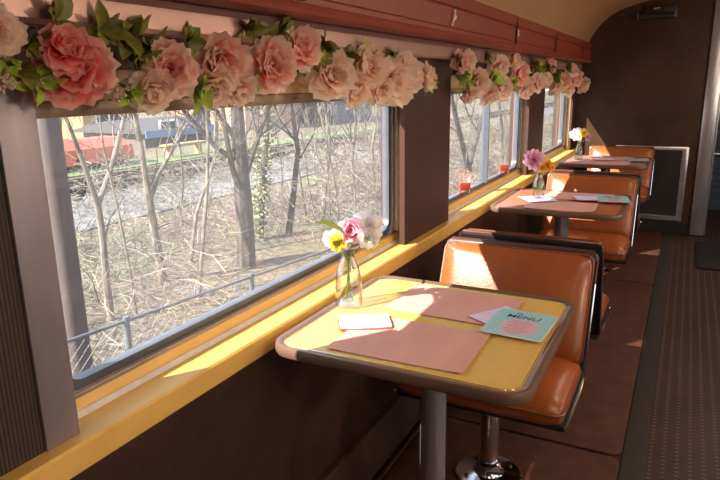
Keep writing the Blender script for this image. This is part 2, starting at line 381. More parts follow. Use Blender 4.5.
# ledge
l = MB(); l.prism([(-1.02, .703), (-.945, .703), (-.94, .708), (-.94, .757), (-.945, .762), (-1.02, .762)], 1, Y0, YE)
struct(l.build('trim_3', 'yellow', smooth=False))
for k, (a, b) in enumerate(LW):
    a0, b0 = inner[k][1], inner[k+1][0]
    # drip channel behind ledge, steel
    g = MB(); g.prism([(-1.03, .72), (-1.019, .72), (-1.019, .759), (-1.03, .772)], 1, a0, b0)
    struct(g.build('trim_4', 'steel', smooth=False))
    # yellow sloped apron
    g = MB(); g.prism([(-1.06, .70), (-1.03, .70), (-1.03, .762), (-1.044, .806), (-1.06, .806)], 1, a0, b0)
    struct(g.build('trim_5', 'yellow', smooth=False))
    # sill bar and header of the frame
    g = MB(); g.box(-1.046, -1.034, a0, b0, .797, .807)
    struct(g.build('trim_6', 'sillbar', bevel=.004))
    g = MB(); g.box(-1.085, -1.028, a0, b0, 1.380, 1.44)
    struct(g.build('trim_7', 'header', bevel=.003))
    g = MB(); g.box(-1.05, -1.036, a0, b0, 1.350, 1.379)
    struct(g.build('trim_15', 'sillbar', bevel=.003))
    # window: steel frame with rounded corners, dark gasket, glass
    win = bpy.data.objects.new('window_%d' % (k+1), None); col.objects.link(win); win['kind'] = 'structure'; win.location = (XG, a, .8)
    def loc_loop(i, r):   # local coordinates
        return rrect(-i, b-a+i, ZB-.8-i, ZT-.8+i, r)
    fr = MB(); fr.ring(loc_loop(.030, .085), loc_loop(.012, .070), 0, -.02, .020)
    fr.build('window_frame', 'framesteel', win)
    gk = MB(); gk.ring(loc_loop(.013, .071), loc_loop(-.010, .050), 0, -.016, .012)
    gk.build('gasket', 'gasket', win)
    gl = MB(); gl.prism(loc_loop(.004, .062), 0, -.003, .001)
    gl.build('pane', 'glass', win, smooth=False)
    # outer plate closing the corner gaps
    pl = MB(); pl.ring(rrect(a0-a-.01, b0-a+.01, -.1+.02, .62, .001), loc_loop(.026, .082), 0, -.03, -.012)
    pl.build('frame_plate', 'pelmet', win, smooth=False)
    if k == 1:
        mb = MB(); mb.box(-.016, .022, .76, .798, .02, .57); mb.build('mullion', 'steel', win, bevel=.004)
        mb = MB(); mb.box(-.012, .030, .750, .761, .02, .57); mb.build('mullion_gasket', 'gasket', win)
    # vertical jamb strips at the far end
    j = MB(); j.box(-1.06, -1.035, b+.045, b+.085, .80, 1.385); j.box(-1.05, -1.0, b+.10, b0+.001, .765, 1.385); j.box(-1.05, -1.02, b+.085, b+.10, .80, 1.385)
    struct(j.build('trim_8', 'steel', bevel=.004))
    j = MB(); j.box(-1.02, -1.0, b0-.045, b0-.02, .765, 1.385); struct(j.build('trim_9', 'header', bevel=.003))
    m2 = MB(); m2.box(-1.05, -1.012, a0, a0+.02, .765, 1.385); struct(m2.build('trim_9', 'header', bevel=.003))
# recess band, pelmet, valance
struct(MB().box(-1.0, -.985, Y0, YE, 1.44, 1.565).build('trim_10', 'recess', smooth=False))
pm = MB(); pm.prism([(-.985, 1.502), (-.930, 1.502), (-.922, 1.510), (-.922, 1.55), (-.93, 1.572), (-.985, 1.572)], 1, Y0, YE-.15)
struct(pm.build('trim_11', 'pelmet', smooth=False))
va = MB()
va.prism([(-1.0, 1.572), (-.862, 1.566), (-.848, 1.570), (-.845, 1.580), (-.850, 1.592), (-.860, 1.597),
          (-.860, 1.612), (-.856, 1.616), (-.856, 1.682), (-.861, 1.686), (-.861, 1.690), (-.852, 1.694), (-.846, 1.735), (-.852, 1.742), (-1.0, 1.742)], 1, Y0, YE-.13)
struct(va.build('trim_12', 'red', smooth=False))
for yj in (1.35, 3.45, 4.55, 5.75):
    struct(MB().box(-.858, -.8445, yj, yj+.004, 1.60, 1.735).build('trim_13', 'recess', smooth=False))

# ------------------------------------------------------------ ceiling, right wall, bulkheads, floor
XR = 1.95; XC = (XR-.9)/2+0.0
left_prof = [(-1.0, 1.735), (-.90, 1.740), (-.872, 1.81), (-.806, 1.907), (-.735, 1.975), (-.644, 2.028), (-.53, 2.066), (-.402, 2.096), (-.2, 2.13), (.1, 2.165), (.5, 2.18)]
prof = left_prof + [(1.0-x, z) for (x, z) in left_prof[-2::-1]]
cl = MB(); n = len(prof)
cl.prism(prof + [(2.0, 2.4), (-1.16, 2.4), (-1.16, 1.735)], 1, Y0-.1, YE+1.7)
struct(cl.build('ceiling', 'ceil'))
rw = MB()
rw.box(2.0, 2.15, Y0, YE+.1, -.02, .80); rw.box(2.0, 2.15, Y0, YE+.1, 1.42, 2.4)
for (a, b) in ((Y0, -1.2), (.35, .75), (2.3, 2.8), (4.4, 4.9), (6.2, YE+.1)): rw.box(2.0, 2.15, a, b, .8, 1.42)
struct(rw.build('wall_right', 'wall', smooth=False))
for i, (a, b) in enumerate(((-1.2, .35), (.75, 2.3), (2.8, 4.4), (4.9, 6.2))):
    o = MB().box(2.07, 2.074, a, b, .8, 1.42).build('window_%d' % (i+4), 'glass', smooth=False); struct(o)
struct(MB().box(1.93, 2.0, Y0, YE, .70, .76).build('trim_14', 'yellow', smooth=False))
struct(MB().box(-1.16, 2.15, Y0-.1, Y0, -.02, 2.4).build('wall_back', 'wall', smooth=False))
ew = MB()
ew.box(-1.16, .13, YE, YE+.08, -.02, 2.4); ew.box(.95, 2.15, YE, YE+.08, -.02, 2.4); ew.box(.13, .95, YE, YE+.08, 2.02, 2.4)
struct(ew.build('wall_front', 'endwall', smooth=False))
dp = MB(); dp.box(.115, .225, YE-.03, YE+.10, 0, 2.06); dp.box(.225, .245, YE+.02, YE+.10, 0, 2.06)
struct(dp.build('door_1', 'brushed', bevel=.004))
dp = MB(); dp.box(.86, .96, YE-.03, YE+.10, 0, 2.06)
struct(dp.build('door_1', 'brushed', bevel=.004))
# vestibule beyond the doorway
vb = MB(); vb.box(-.1, -.02, YE+.08, YE+1.6, -.02, 2.4); vb.box(1.2, 1.28, YE+.08, YE+1.6, -.02, 2.4); vb.box(-.1, 1.28, YE+1.5, YE+1.6, -.02, 2.4)
struct(vb.build('wall_vestibule', 'endwall', smooth=False))
# framed panel, dark kick strip
struct(MB().box(-.95, .115, YE-.012, YE, .0, .105).build('baseboard_front', 'dirtblack', smooth=False))
fl = MB(); fl.box(-1.16, 2.15, Y0, YE+1.6, -.10, -.012)
struct(fl.build('floor', 'aisle', smooth=False))
# heater cover along wall
hc = MB(); hc.prism([(-.955, 0), (-.895, 0), (-.892, .02), (-.925, .150), (-.932, .156), (-.955, .160)], 1, Y0, YE)
hc.box(-.876, -.862, Y0, YE, 0, .012)
struct(hc.build('baseboard_left', 'wall', bevel=.002))

# ------------------------------------------------------------ floor coverings
def floor_panel(y0, y1, label):
    p = MB(); pts = rrect(-.86, -.1, y0, y1, .045); p.prism(pts, 2, -.012, 0)
    o = p.build('carpet_panel', 'carpet', bevel=.003); tag(o, label, 'floor covering', 'brown carpet panels under the booths'); return o
floor_panel(Y0+.01, 2.31, 'brown carpet panel under the nearest table, the closest of the three')
floor_panel(2.33, 4.66, 'brown carpet panel beside the aisle under the middle table, with a rounded near corner')
floor_panel(4.68, YE-.02, 'brown carpet panel under the farthest table, against the dark end wall')
tag(MB().box(-.095, -.012, Y0+.01, YE-.04, -.012, -.003).build('floor_strip', 'rubberstrip'), 'dark grey floor strip between the brown carpet and the studded aisle', 'floor strip')
tag(MB().box(.17, .95, 5.25, 6.15, -.012, .004).build('door_mat', 'dirtblack', bevel=.003), 'black mat on the aisle floor in front of the doorway', 'mat')

# unseen ceiling lamps added as warm fill along the middle of the car
MT['fill_diffuser'] = mat('fill_lamp_diffuser', (0.8, 0.75, 0.65), 0.4)
_p = MT['fill_diffuser'].node_tree.nodes['Principled BSDF']; _p.inputs['Emission Color'].default_value = (1, .80, .58, 1); _p.inputs['Emission Strength'].default_value = 1.2
for i, (yy, lab) in enumerate(((-.6, 'added ceiling fill lamp behind the camera, rearmost of the four'), (1.4, 'added ceiling fill lamp over the aisle beside the nearest table'), (3.4, 'added ceiling fill lamp over the aisle beside the middle table'), (5.3, 'added ceiling fill lamp over the aisle near the end wall'))):
    e = empty('added_ceiling_lamp', (.62, yy, 2.13), lab, 'lamp', 'added ceiling fill lamps over the aisle')
    MB().box(-.16, .16, -.5, .5, -.01, .04).build('fill_lamp_frame', 'brushed', e, bevel=.006)
    MB().prism([(-.14, -.01), (.14, -.01), (.11, -.05), (-.11, -.05)], 1, -.47, .47).build('fill_diffuser', 'fill_diffuser', e, smooth=False)
    ld = bpy.data.lights.new('fill_light', 'AREA'); ld.shape = 'RECTANGLE'; ld.size = .25; ld.size_y = .9; ld.energy = 2.2; ld.color = (1, .84, .68); ld.spread = R(175)
    lo = bpy.data.objects.new('fill_light', ld); col.objects.link(lo); lo.parent = e; lo.location = (0, 0, -.06)

# unseen wall lamps added on the opposite side to brighten garland and valance
MT['fill_globe'] = mat('fill_lamp_globe', (0.8, 0.75, 0.65), 0.4)
_p = MT['fill_globe'].node_tree.nodes['Principled BSDF']; _p.inputs['Emission Color'].default_value = (1, .78, .55, 1); _p.inputs['Emission Strength'].default_value = 6.0
for (yy, lab) in ((.55, 'added opal fill lamp on the opposite wall across from the nearest table'), (2.55, 'added opal fill lamp on the opposite wall across from the middle table'), (4.65, 'added opal fill lamp on the opposite wall nearest the end wall')):
    e = empty('added_wall_lamp', (2.0, yy, 1.56), lab, 'lamp', 'added opal fill lamps on the opposite wall')
    MB().box(-.015, 0, -.05, .05, -.09, .09).build('back_plate', 'brushed', e, bevel=.004)
    MB().tube([(-.01, 0, -.03), (-.08, 0, -.05), (-.12, 0, -.02)], .008, 8).build('arm', 'brushed', e)
    MB().lathe([(.0, -.02), (.04, -.015), (.065, .02), (.07, .06), (.055, .10), (.0, .125)], -.12, 0, 20).build('fill_globe', 'fill_globe', e)
    ld = bpy.data.lights.new('globe_fill_light', 'POINT'); ld.energy = 15; ld.color = (1, .82, .64); ld.shadow_soft_size = .07
    lo = bpy.data.objects.new('globe_fill_light', ld); col.objects.link(lo); lo.parent = e; lo.location = (-.22, 0, .05)

# ------------------------------------------------------------ bulkhead fittings
pn = empty('wall_panel', (-.27, YE, .12), 'dark glossy panel in a brushed steel frame low on the end wall', 'panel')
q = MB(); q.ring([(-.31, 0), (.31, 0), (.31, .69), (-.31, .69)], [(-.27, .045), (.255, .045), (.255, .655), (-.27, .655)], 1, -.022, 0); q.build('panel_frame', 'brushed', pn, bevel=.003)
MB().box(-.272, .257, -.012, 0, .043, .657).build('panel_face', 'gloss', pn, smooth=False)
for xx, zz in ((-.29, .35), (.283, .35), (.283, .12), (.283, .6)):
    MB().tube([(xx, -.028, zz), (xx, -.021, zz)], .006, 8).build('screw', 'chrome', pn)
lt = empty('wall_light', (-.33, YE, 1.955), 'small black tube light high on the dark end wall', 'light')
MB().box(-.11, .16, -.05, 0, -.02, .09).build('lamp_bracket', 'lamp', lt, bevel=.006)
MB().tube([(-.15, -.075, .0), (.14, -.075, .0)], .028, 16).build('lamp_housing', 'lamp', lt)
MB().tube([(-.158, -.075, .0), (-.15, -.075, .0)], .029, 16).build('end_cap', 'brushed', lt)
MB().tube([(-.03, -.06, .06), (.02, -.06, .065)], .014, 10).build('lamp_switch', 'brushed', lt)
vd = empty('louvred_cabinet', (.62, YE+1.35, 0), 'dark blue louvred cabinet seen through the doorway', 'cabinet')
MB().box(-.5, .5, 0, .15, 0, 1.75).build('cabinet_body', 'bluevest', vd, smooth=False)
sl = MB()
for k in range(22): sl.box(-.45, .45, -.03, .01, .2+k*.07, .235+k*.07)
sl.build('louvre', 'bluemetal', vd, smooth=False)
MB().tube([(-.48, -.04, .62), (.48, -.04, .62)], .02, 8).build('grab_rail', 'brushed', vd)

# white hooks on the valance
for (px, py, lab) in ((453, 18, 'small white bent hook on the red valance above the first pillar'), (517, 35, 'small white hook beside a black joint on the red valance, farther of two')):
    p = at(px, py, 0, -.852)
    h = MB(); s = .030 if px < 500 else .026
    h.tube([(0, -.3*s, -s), (.004, -.1*s, -.2*s), (.006, .2*s, .6*s), (.004, .5*s, s), (.004, .1*s, .9*s)], .0042, 6)
    h.tube([(.003, -.1*s, -.2*s), (.006, .45*s, -.1*s), (.004, .8*s, .3*s)], 0.0035, 6)
    tag(h.build('valance_hook', 'white', loc=(-.852, p.y, p.z)), lab, 'hook')
# red clips on window_2
for (px, py, lab) in ((466, 188, 'red spring clip on the sill of the second window, nearer one'), (505, 171, 'red spring clip on the sill of the second window, farther one')):
    p = at(px, py+7, 0, -1.03)
    e = empty('window_clip', (-1.036, p.y, .822), lab, 'clip', 'red clips on the second window')
    e.rotation_euler = (0, 0, R(-50))
    MB().box(-.004, .004, -.03, .03, .014, .056).build('clip_plate', 'clip', e, bevel=.002)
    MB().tube([(0, -.028, .02), (.012, -.034, .004), (.016, -.03, -.012), (.004, -.02, .0)], .005, 8).build('clip_arm', 'clip', e)
    MB().tube([(0, .026, .02), (.012, .024, .008), (.006, .02, .0)], .004, 8).build('clip_spring', 'piping', e)

# ------------------------------------------------------------ tables
def make_table(y, lam, label):
    t = empty('diner_table', (-.578, y, 0), label, 'table', 'diner tables by the windows')
    X, Y, r = .331, .335, .06
    # edge moulding: sweep a rounded profile around the outline
    prof = [(-.022, -.004), (-.010, .000), (-.002, .0035), (.004, .002), (.007, -.006), (.007, -.019), (.003, -.026), (-.010, -.029), (-.022, -.029)]
    base = rrect(-X, X, -Y, Y, r, 8); N = len(base); vs = []; fs = []
    cen = [(sx_*(X-r), sy_*(Y-r)) for sx_, sy_ in ((1,1),(-1,1),(-1,-1),(1,-1))]
    for i, (bx, by) in enumerate(base):
        cx, cy = cen[i//9]; nx, ny = (bx-cx)/r, (by-cy)/r
        for (d, z) in prof: vs.append((bx+nx*d, by+ny*d, .75+z))
    K = len(prof)
    for i in range(N):
        for k in range(K):
            fs.append((i*K+k, ((i+1)%N)*K+k, ((i+1)%N)*K+(k+1)%K, i*K+(k+1)%K))
    MB().add(vs, fs).build('table_edge', 'rim', t)
    MB().prism(rrect(-X+.018, X-.018, -Y+.018, Y-.018, r-.018, 8), 2, .722, .7485).build('tabletop', lam, t, smooth=False)
    # thin bright bead where the laminate meets the edging
    b = rrect(-X+.021, X-.021, -Y+.021, Y-.021, r-.021, 8)
    MB().tube([(p[0], p[1], .7488) for p in b], .0010, 6, closed=True).build('edge_bead', 'chrome', t)
    MB().tube([(0, 0, .01), (0, 0, .712)], .038, 28).build('leg', 'brushed', t)
    MB().box(-.2, .2, -.03, .03, .700, .717).box(-.03, .03, -.2, .2, .700, .717).build('top_bracket', 'black', t, bevel=.003)
    MB().lathe([(0, 0), (.115, 0), (.118, .006), (.11, .012), (.05, .018), (.042, .035), (.0, .036)]).build('base_flange', 'brushed', t)
    return t
TY = [1.55, 3.585, 5.62]
make_table(TY[0], 'lam1', 'nearest diner table with a yellow top, brown edge and steel pedestal')
make_table(TY[1], 'lam2', 'middle diner table with a rust red top beside the second window')
make_table(TY[2], 'lam3', 'farthest diner table with a mauve brown top near the end wall')

# ------------------------------------------------------------ seats
def cushion(mb, nx=14, ny=12, f=None):
    vs = []; fs = []
    for i in range(nx+1):
        for j in range(ny+1): vs.append(f(i/nx, j/ny))
    for i in range(nx):
        for j in range(ny): fs.append((i*(ny+1)+j, (i+1)*(ny+1)+j, (i+1)*(ny+1)+j+1, i*(ny+1)+j+1))
    return mb.add(vs, fs)
def superbox(hx, hy, hz, e, top=None, n=20):      # rounded pillow box, top(x,y)->dz for upper side
    mb = MB(); vs = []; fs = []; m = n
    bm = bmesh.new(); bmesh.ops.create_cube(bm, size=2)
    bmesh.ops.subdivide_edges(bm, edges=bm.edges[:], cuts=9, use_grid_fill=True)
    out = []
    for v in bm.verts:
        p = v.co.copy()
        # round the box: clamp to an inner box and push out by e
        q = Vector((p.x*hx, p.y*hy, p.z*hz)); c = Vector((max(-hx+e, min(hx-e, q.x)), max(-hy+e, min(hy-e, q.y)), max(-hz+e, min(hz-e, q.z))))
        d = q-c
        if d.length > 1e-9: q = c+d.normalized()*e
        if top: q = q + top(p.x, p.y, p.z)
        out.append(q)
    faces = [tuple(v.index for v in f.verts) for f in bm.faces]
    bm.verts.index_update(); bm.free()
    return MB().add(out, faces)
def make_seat(label):
    s = empty('booth_seat', (0, 0, 0), label, 'seat', 'cognac vinyl booth seats')
    W = .278
    # local: faces -y, pedestal at origin; cushion y -.22 .. +.16
    def sag(x, y, z): return Vector((0, 0, (.012*(1-x*x)*(1-y*y) if z > .5 else 0) - (.014*max(0, -y)**3 if z > 0 else 0)))
    c = superbox(W, .20, .047, .04, sag); c.v = [(x, y-.02, z+.405) for x, y, z in c.v]
    c.build('seat', 'vinyl', s)
    # piping round cushion
    pp = rrect(-W-.001, W+.001, -.221, .18, .04, 5)
    MB().tube([(p[0], p[1], .412) for p in pp], .0045, 6, closed=True).build('piping', 'piping', s)
    # backrest, leaning
    def bulge(x, y, z): return Vector((0, (-.014*(1-x*x)*(1-z*z) if y < -.5 else 0), 0))
    b = superbox(W, .032, .195, .030, bulge)
    th = math.atan2(.15, .36)
    def tilt(p):
        x, y, z = p; z += .19
        return (x, y*math.cos(th)+z*math.sin(th)+.142, z*math.cos(th)-y*math.sin(th)+.435)
    b.v = [tilt(p) for p in b.v]; b.build('backrest', 'vinyl', s)
    fr = [tilt((x, -.010, z)) for x, z in [(q[0], q[1]) for q in rrect(-W-.0, W+.0, -.195, .196, .03, 5)]]
    MB().tube(fr, .004, 6, closed=True).build('piping', 'piping', s)
    # black shell: rear board and seat pan
    sh = MB(); sh.box(-W-.006, W+.006, .026, .048, -.235, .213); sh.v = [tilt(p) for p in sh.v]
    sh.build('back_shell', 'black', s, bevel=.006)
    MB().tube([tilt(q) for q in ((-W-.004, .034, .10), (-W-.004, .034, .20), (-W+.01, .034, .214), (W-.01, .034, .214), (W+.004, .034, .20), (W+.004, .034, .10))], .009, 8).build('top_trim', 'toptrim', s)
    sh2 = MB(); sh2.box(-W-.002, W+.002, -.19, .19, .345, .366); sh2.build('seat_pan', 'black', s, bevel=.006)
    # side plates following the L, edged in chrome
    for sx_ in (-1, 1):
        xs = sx_*(W+.004)
        path = [(-.205, .372), (-.20, .36), (.10, .352), (.165, .375), (.185, .43)]
        top = tilt((0, .034, .185)); pth = path+[(top[1], top[2])]
        poly = [(-.205, .372), (-.20, .356), (.10, .345), (.175, .365), (.205, .43), (top[1]+.012, top[2]), (top[1]-.012, top[2]+.002), (.165, .455), (.12, .395), (.0, .385)]
        MB().prism(poly, 0, xs-.004, xs+.004).build('side_plate', 'black', s, smooth=False)
        MB().tube([(xs+sx_*.004, a, b2) for a, b2 in pth], .0042, 6).build('chrome_edge', 'chrome', s)
    MB().tube([(0, 0, .012), (0, 0, .345)], .033, 24).build('pedestal', 'chrome', s)
    MB().lathe([(0, .0), (.118, 0), (.122, .005), (.116, .011), (.055, .018), (.045, .03), (.043, .055), (.036, .06), (0, .061)], n=32).build('base_flange', 'chrome', s)
    for k in range(4):
        a = R(45+90*k); MB().tube([(.09*math.cos(a), .09*math.sin(a), .012), (.09*math.cos(a), .09*math.sin(a), .020)], .008, 6).build('bolt', 'black', s)
    MB().lathe([(.033, .30), (.075, .33), (.09, .345)], n=20).build('swivel_plate', 'black', s)
    return s
SX = -.525
s1 = make_seat('orange brown vinyl seat facing the camera behind the nearest table'); s1.location = (SX, 1.995, 0)
seat_rows = [(2.79, PI, 'orange brown seat facing away, back to back behind the nearest visible seat'),
             (1.995+2.035, 0, 'sunlit orange brown seat facing the camera behind the middle table'),
             (2.79+2.035, PI, 'orange brown seat facing away, at the near side of the farthest table'),
             (1.995+4.07, 0, 'orange brown seat facing the camera against the end wall, behind the farthest table')]
for (y, rz, lab) in seat_rows:
    c = copy_tree(s1); c.location = (SX, y, 0); c.rotation_euler = (0, 0, rz); c['label'] = lab

# ------------------------------------------------------------ placemats, napkins, menus
def sheet(name, m, x0, x1, y0, y1, z, label, cat, group=None, rz=0, curl=.003, n=8, th=.0008, seed=0):
    cx, cy = (x0+x1)/2, (y0+y1)/2; hx, hy = (x1-x0)/2, (y1-y0)/2
    vs = []; fs = []
    for lay in (0, 1):
        for i in range(n+1):
            for j in range(n+1):
                u, v = i/n*2-1, j/n*2-1
                dz = curl*(max(0, abs(u)-.55)**2*3*(.4+.6*((seed+1)%2)) + .25*(1+math.sin(u*3+seed)*math.cos(v*2.4+seed*2)))
                vs.append((u*hx, v*hy, dz+lay*th))
    m_ = (n+1)**2
    for i in range(n):
        for j in range(n):
            a = i*(n+1)+j; q = (a, a+n+1, a+n+2, a+1); fs.append(tuple(k+m_ for k in q)); fs.append(q[::-1])
    for i in range(n):
        for (p, q) in ((i, i+1), (n*(n+1)+i, n*(n+1)+i+1), (i*(n+1), (i+1)*(n+1)), (i*(n+1)+n, (i+1)*(n+1)+n)):
            fs.append((p, q, q+m_, p+m_))
    o = MB().add(vs, fs).build(name, m, loc=(cx, cy, z)); o.rotation_euler = (0, 0, rz)
    if label: tag(o, label, cat, group)
    return o
ZT_ = .7495
mg = 'pink paper placemats'
sheet('placemat', 'mat', -.752, -.392, 1.583, 1.838, ZT_, 'pink paper placemat on the nearest table, at the seat side', 'placemat', mg, R(-1), .004, seed=1)
sheet('placemat', 'mat', -.765, -.405, 1.262, 1.522, ZT_, 'pink paper placemat on the nearest table, at the camera side', 'placemat', mg, R(1.5), .004, seed=2)
sheet('placemat', 'mat', -.70, -.34, 3.62, 3.875, ZT_, 'pink paper placemat on the middle table, far half', 'placemat', mg, R(-2), .010, seed=3)
sheet('placemat', 'mat', -.74, -.38, 3.285, 3.55, ZT_, 'pink paper placemat on the middle table, near half', 'placemat', mg, R(2), .006, seed=4)
sheet('placemat', 'mat', -.74, -.38, 5.32, 5.60, ZT_, 'pink paper placemat on the farthest table, near half', 'placemat', mg, R(0), .006, seed=5)
sheet('placemat', 'mat', -.74, -.38, 5.66, 5.92, ZT_, 'pink paper placemat on the farthest table, far half', 'placemat', mg, R(0), .006, seed=6)
def napkin(c, w, h, rz, label, z=.7535, fold=.004):
    e = empty('napkin', (c[0], c[1], z), label, 'napkin', 'folded napkins on the tables', rz)
    def slab(z0, z1, dx):
        m_ = MB(); m_.box(-w/2+dx, w/2, -h/2+dx*.6, h/2, z0, z1); return m_
    slab(.0, .0015, .0).build('napkin_lining', 'napred', e, smooth=False)
    top = sheet('napkin_fold', 'napkin', -w/2+.003, w/2, -h/2+.004, h/2, .0016, None, None, curl=fold, n=6, seed=2)
    top.parent = e
    return e
napkin((-.750, 1.450), .145, .105, R(32), 'white folded napkin with red edge beside the vase on the nearest table')
napkin((-.420, 1.655), .150, .105, R(58), 'lilac napkin fanned under the menu card on the nearest table', z=.7515, fold=.002)
def menu(c, rz, label, z, w=.165, h=.20):
    e = empty('menu_card', (c[0], c[1], z), label, 'menu', 'teal menu cards', rz)
    MB().box(-w/2, w/2, -h/2, h/2, 0, .0012).build('card', 'white', e, smooth=False)
    MB().box(-w/2+.002, w/2-.002, -h/2+.004, h/2-.002, .0012, .0016).build('printed_face', 'menu', e, smooth=False)
    def text(s, size, x, y, m_, shear=0):
        cu = bpy.data.curves.new('lettering', 'FONT'); cu.body = s; cu.size = size; cu.align_x = 'CENTER'; cu.extrude = .0002; cu.shear = shear
        cu.offset = size*.005
        t = bpy.data.objects.new('lettering_tmp', cu); col.objects.link(t)
        bpy.context.view_layer.update()
        me = bpy.data.meshes.new_from_object(t.evaluated_get(bpy.context.evaluated_depsgraph_get()))
        bpy.data.objects.remove(t)
        o = bpy.data.objects.new('lettering', me); me.materials.clear(); me.materials.append(MT[m_]); col.objects.link(o)
        o.parent = e; o.location = (x, y, .0018)
    text('MENU', .034, -.004, .036, 'ink', .1)
    text('the', .014, -.022, .070, 'ink', .3)
    ln = MB()
    for k, wd in enumerate((.05, .07, .045, .065, .05, .07, .055, .04)):
        ln.box(-wd/2, wd/2, .014-k*.0125, .0165-k*.0125, .0016, .0018)
    ln.build('small_print', 'inkgrey', e, smooth=False)
    return e
menu((-.353, 1.615), R(-3), 'teal and pink MENU card overlapping a lilac napkin on the nearest table', .757)
menu((-.325, 3.66), R(10), 'teal MENU card near the aisle edge of the middle table', .765)
menu((-.335, 5.66), R(8), 'teal MENU card near the aisle edge of the farthest table', .762)
napkin((-.45, 3.655), .16, .13, R(20), 'lilac napkin left of the menu card on the middle table', z=.760, fold=.002)
napkin((-.60, 5.60), .16, .12, R(12), 'lilac napkin lying flat on the farthest table', z=.7585)

# ------------------------------------------------------------ flowers
def petal(mb, attr, base, d, upv, L, Wd, cup, curl, ruff, seed, nu=6, nv=6):
    """petal growing from base along d, opening about upv"""
    d = d.normalized(); side = d.cross(upv).normalized(); nrm = side.cross(d).normalized()
    o = len(mb.v); rnd = random.Random(seed); ph = rnd.random()*6
    for i in range(nu+1):
        t = i/nu
        wdt = Wd*(math.sin(PI*min(1, t*.62+.10))**.6)
        for j in range(nv+1):
            s = j/nv*2-1
            edge = (1-.26*s*s*t+.05*t*math.sin(s*8+ph)+.04*t*math.cos(s*13+ph*2))
            p = base + d*(L*t*edge) + side*(s*wdt*.5)
            h = cup*L*(s*s)*.5*math.sin(PI*t*.8) + curl*L*(t**2) + ruff*L*t*t*math.sin(s*5+ph+t*3)*abs(s)**.4
            p = p + nrm*h
            mb.v.append(tuple(p)); attr.append(t)
    for i in range(nu):
        for j in range(nv):
            a = o+i*(nv+1)+j; mb.f.append((a, a+1, a+nv+2, a+nv+1))
def build_attr(mb, attr, name, m, parent=None, loc=None):
    me = bpy.data.meshes.new(name); me.from_pydata(mb.v, [], mb.f); me.update()
    at_ = me.attributes.new('along', 'FLOAT', 'POINT'); at_.data.foreach_set('value', attr)
    me.materials.append(MT[m]); me.polygons.foreach_set('use_smooth', [True]*len(me.polygons))
    o = bpy.data.objects.new(name, me); col.objects.link(o)
    if parent: o.parent = parent
    if loc: o.location = loc
    return o
def bloom(name, m, loc, face, rad, parent, seed, layers=((7, -.12, 1.05), (6, .22, 1.0), (6, .6, .88), (5, .95, .72), (4, 1.3, .5)), wide=1.05, ruff=.2, lod=6):
    rnd = random.Random(seed); mb = MB(); attr = []
    f = Vector(face).normalized(); u = f.orthogonal().normalized(); v = f.cross(u)
    for li, (n, lift, sc) in enumerate(layers):
        off = rnd.random()*6
        for k in range(n):
            a = off+2*PI*k/n+rnd.uniform(-.2, .2); lf = lift+rnd.uniform(-.12, .12)
            radial = u*math.cos(a)+v*math.sin(a)
            d = radial*math.cos(lf)+f*math.sin(lf)
            upv = f*math.cos(lf)-radial*math.sin(lf)
            L = rad*sc*rnd.uniform(.88, 1.1)
            petal(mb, attr, -f*rad*.25+radial*rad*.06, d, upv, L, L*wide*rnd.uniform(.9, 1.15), rnd.uniform(.3, .9), rnd.uniform(-.15, .4), ruff, rnd.random()*99, lod, lod)
    return build_attr(mb, attr, name, m, parent, loc)
def leaf_cluster(name, m, loc, rad, parent, seed, n=5, bias=(0.5, 0, 0)):
    rnd = random.Random(seed); mb = MB()
    for k in range(n):
        d = Vector((rnd.uniform(-.4, .9), rnd.uniform(-1, 1), rnd.uniform(-.9, .9))) + Vector(bias); d.normalize()
        nrm = Vector((1, rnd.uniform(-.5, .5), rnd.uniform(-.5, .5))); side = d.cross(nrm).normalized(); up_ = side.cross(d)
        L = rad*rnd.uniform(.8, 1.35); W = L*rnd.uniform(.45, .62); o = len(mb.v); n_ = 7
        for i in range(n_+1):
            t = i/n_; w_ = W*.5*math.sin(PI*t**.85)+.0005
            for j in (-1, -.5, 0, .5, 1):
                p = d*(L*t)+side*(w_*j)+up_*(abs(j)*w_*.35 - L*.25*t*t + .02*L*math.sin(t*20)*abs(j))
                mb.v.append(tuple(p))
        for i in range(n_):
            for j in range(4):
                a = o+i*5+j; mb.f.append((a, a+1, a+6, a+5))
    return mb.build(name, m, parent, loc=loc)
GX = -.905
def garland(name, blooms, leaves, label, berries=()):
    y0 = min(at(b[0], b[1], 0, GX).y for b in blooms); 
    g = empty(name, (GX, y0, 1.45), label, 'garland')
    org = Vector((GX, y0, 1.45)); pts = []
    for i, (px, py, dpx, m, fx, fy, fz) in enumerate(blooms):
        xx = GX + (.0 if i % 2 else .015)
        p = at(px, py, 0, xx); depth = (p-CAM).dot(fwd)
        rad = dpx/F*depth*.62
        bloom('peony', m, p-org, (fx, fy, fz), rad, g, i*13+len(blooms), lod=6 if dpx > 24 else 4)
        pts.append(p-org)
    for i, (px, py, dpx, m) in enumerate(leaves):
        p = at(px, py, 0, GX-.02); depth = (p-CAM).dot(fwd)
        leaf_cluster('leaf_spray', m, p-org, dpx/F*depth*.95, g, i*7+3, 8)
    pts.sort(key=lambda q: q.y)
    vine = [Vector((-.03, q.y, q.z+.0)) for q in pts]
    MB().tube(vine, .004, 6).build('vine', 'stem', g)
    for (px, py, dpx) in berries:
        p = at(px, py, 0, GX+.02); depth = (p-CAM).dot(fwd); r0 = dpx/F*depth*.5; b = MB(); rnd = random.Random(px)
        for k in range(45):
            q = Vector((rnd.gauss(0, .45), rnd.gauss(0, .45), rnd.gauss(0, .45)))*r0
            b.tube([q-Vector((0,0,.002)), q-Vector((0,0,.001)), q+Vector((0,0,.001)), q+Vector((0,0,.002))], [.001, .0023, .0023, .001], 6)
        b.build('berry_sprig', 'berry', g, loc=p-org)
    return g
NB = (1, -.55, -.1)
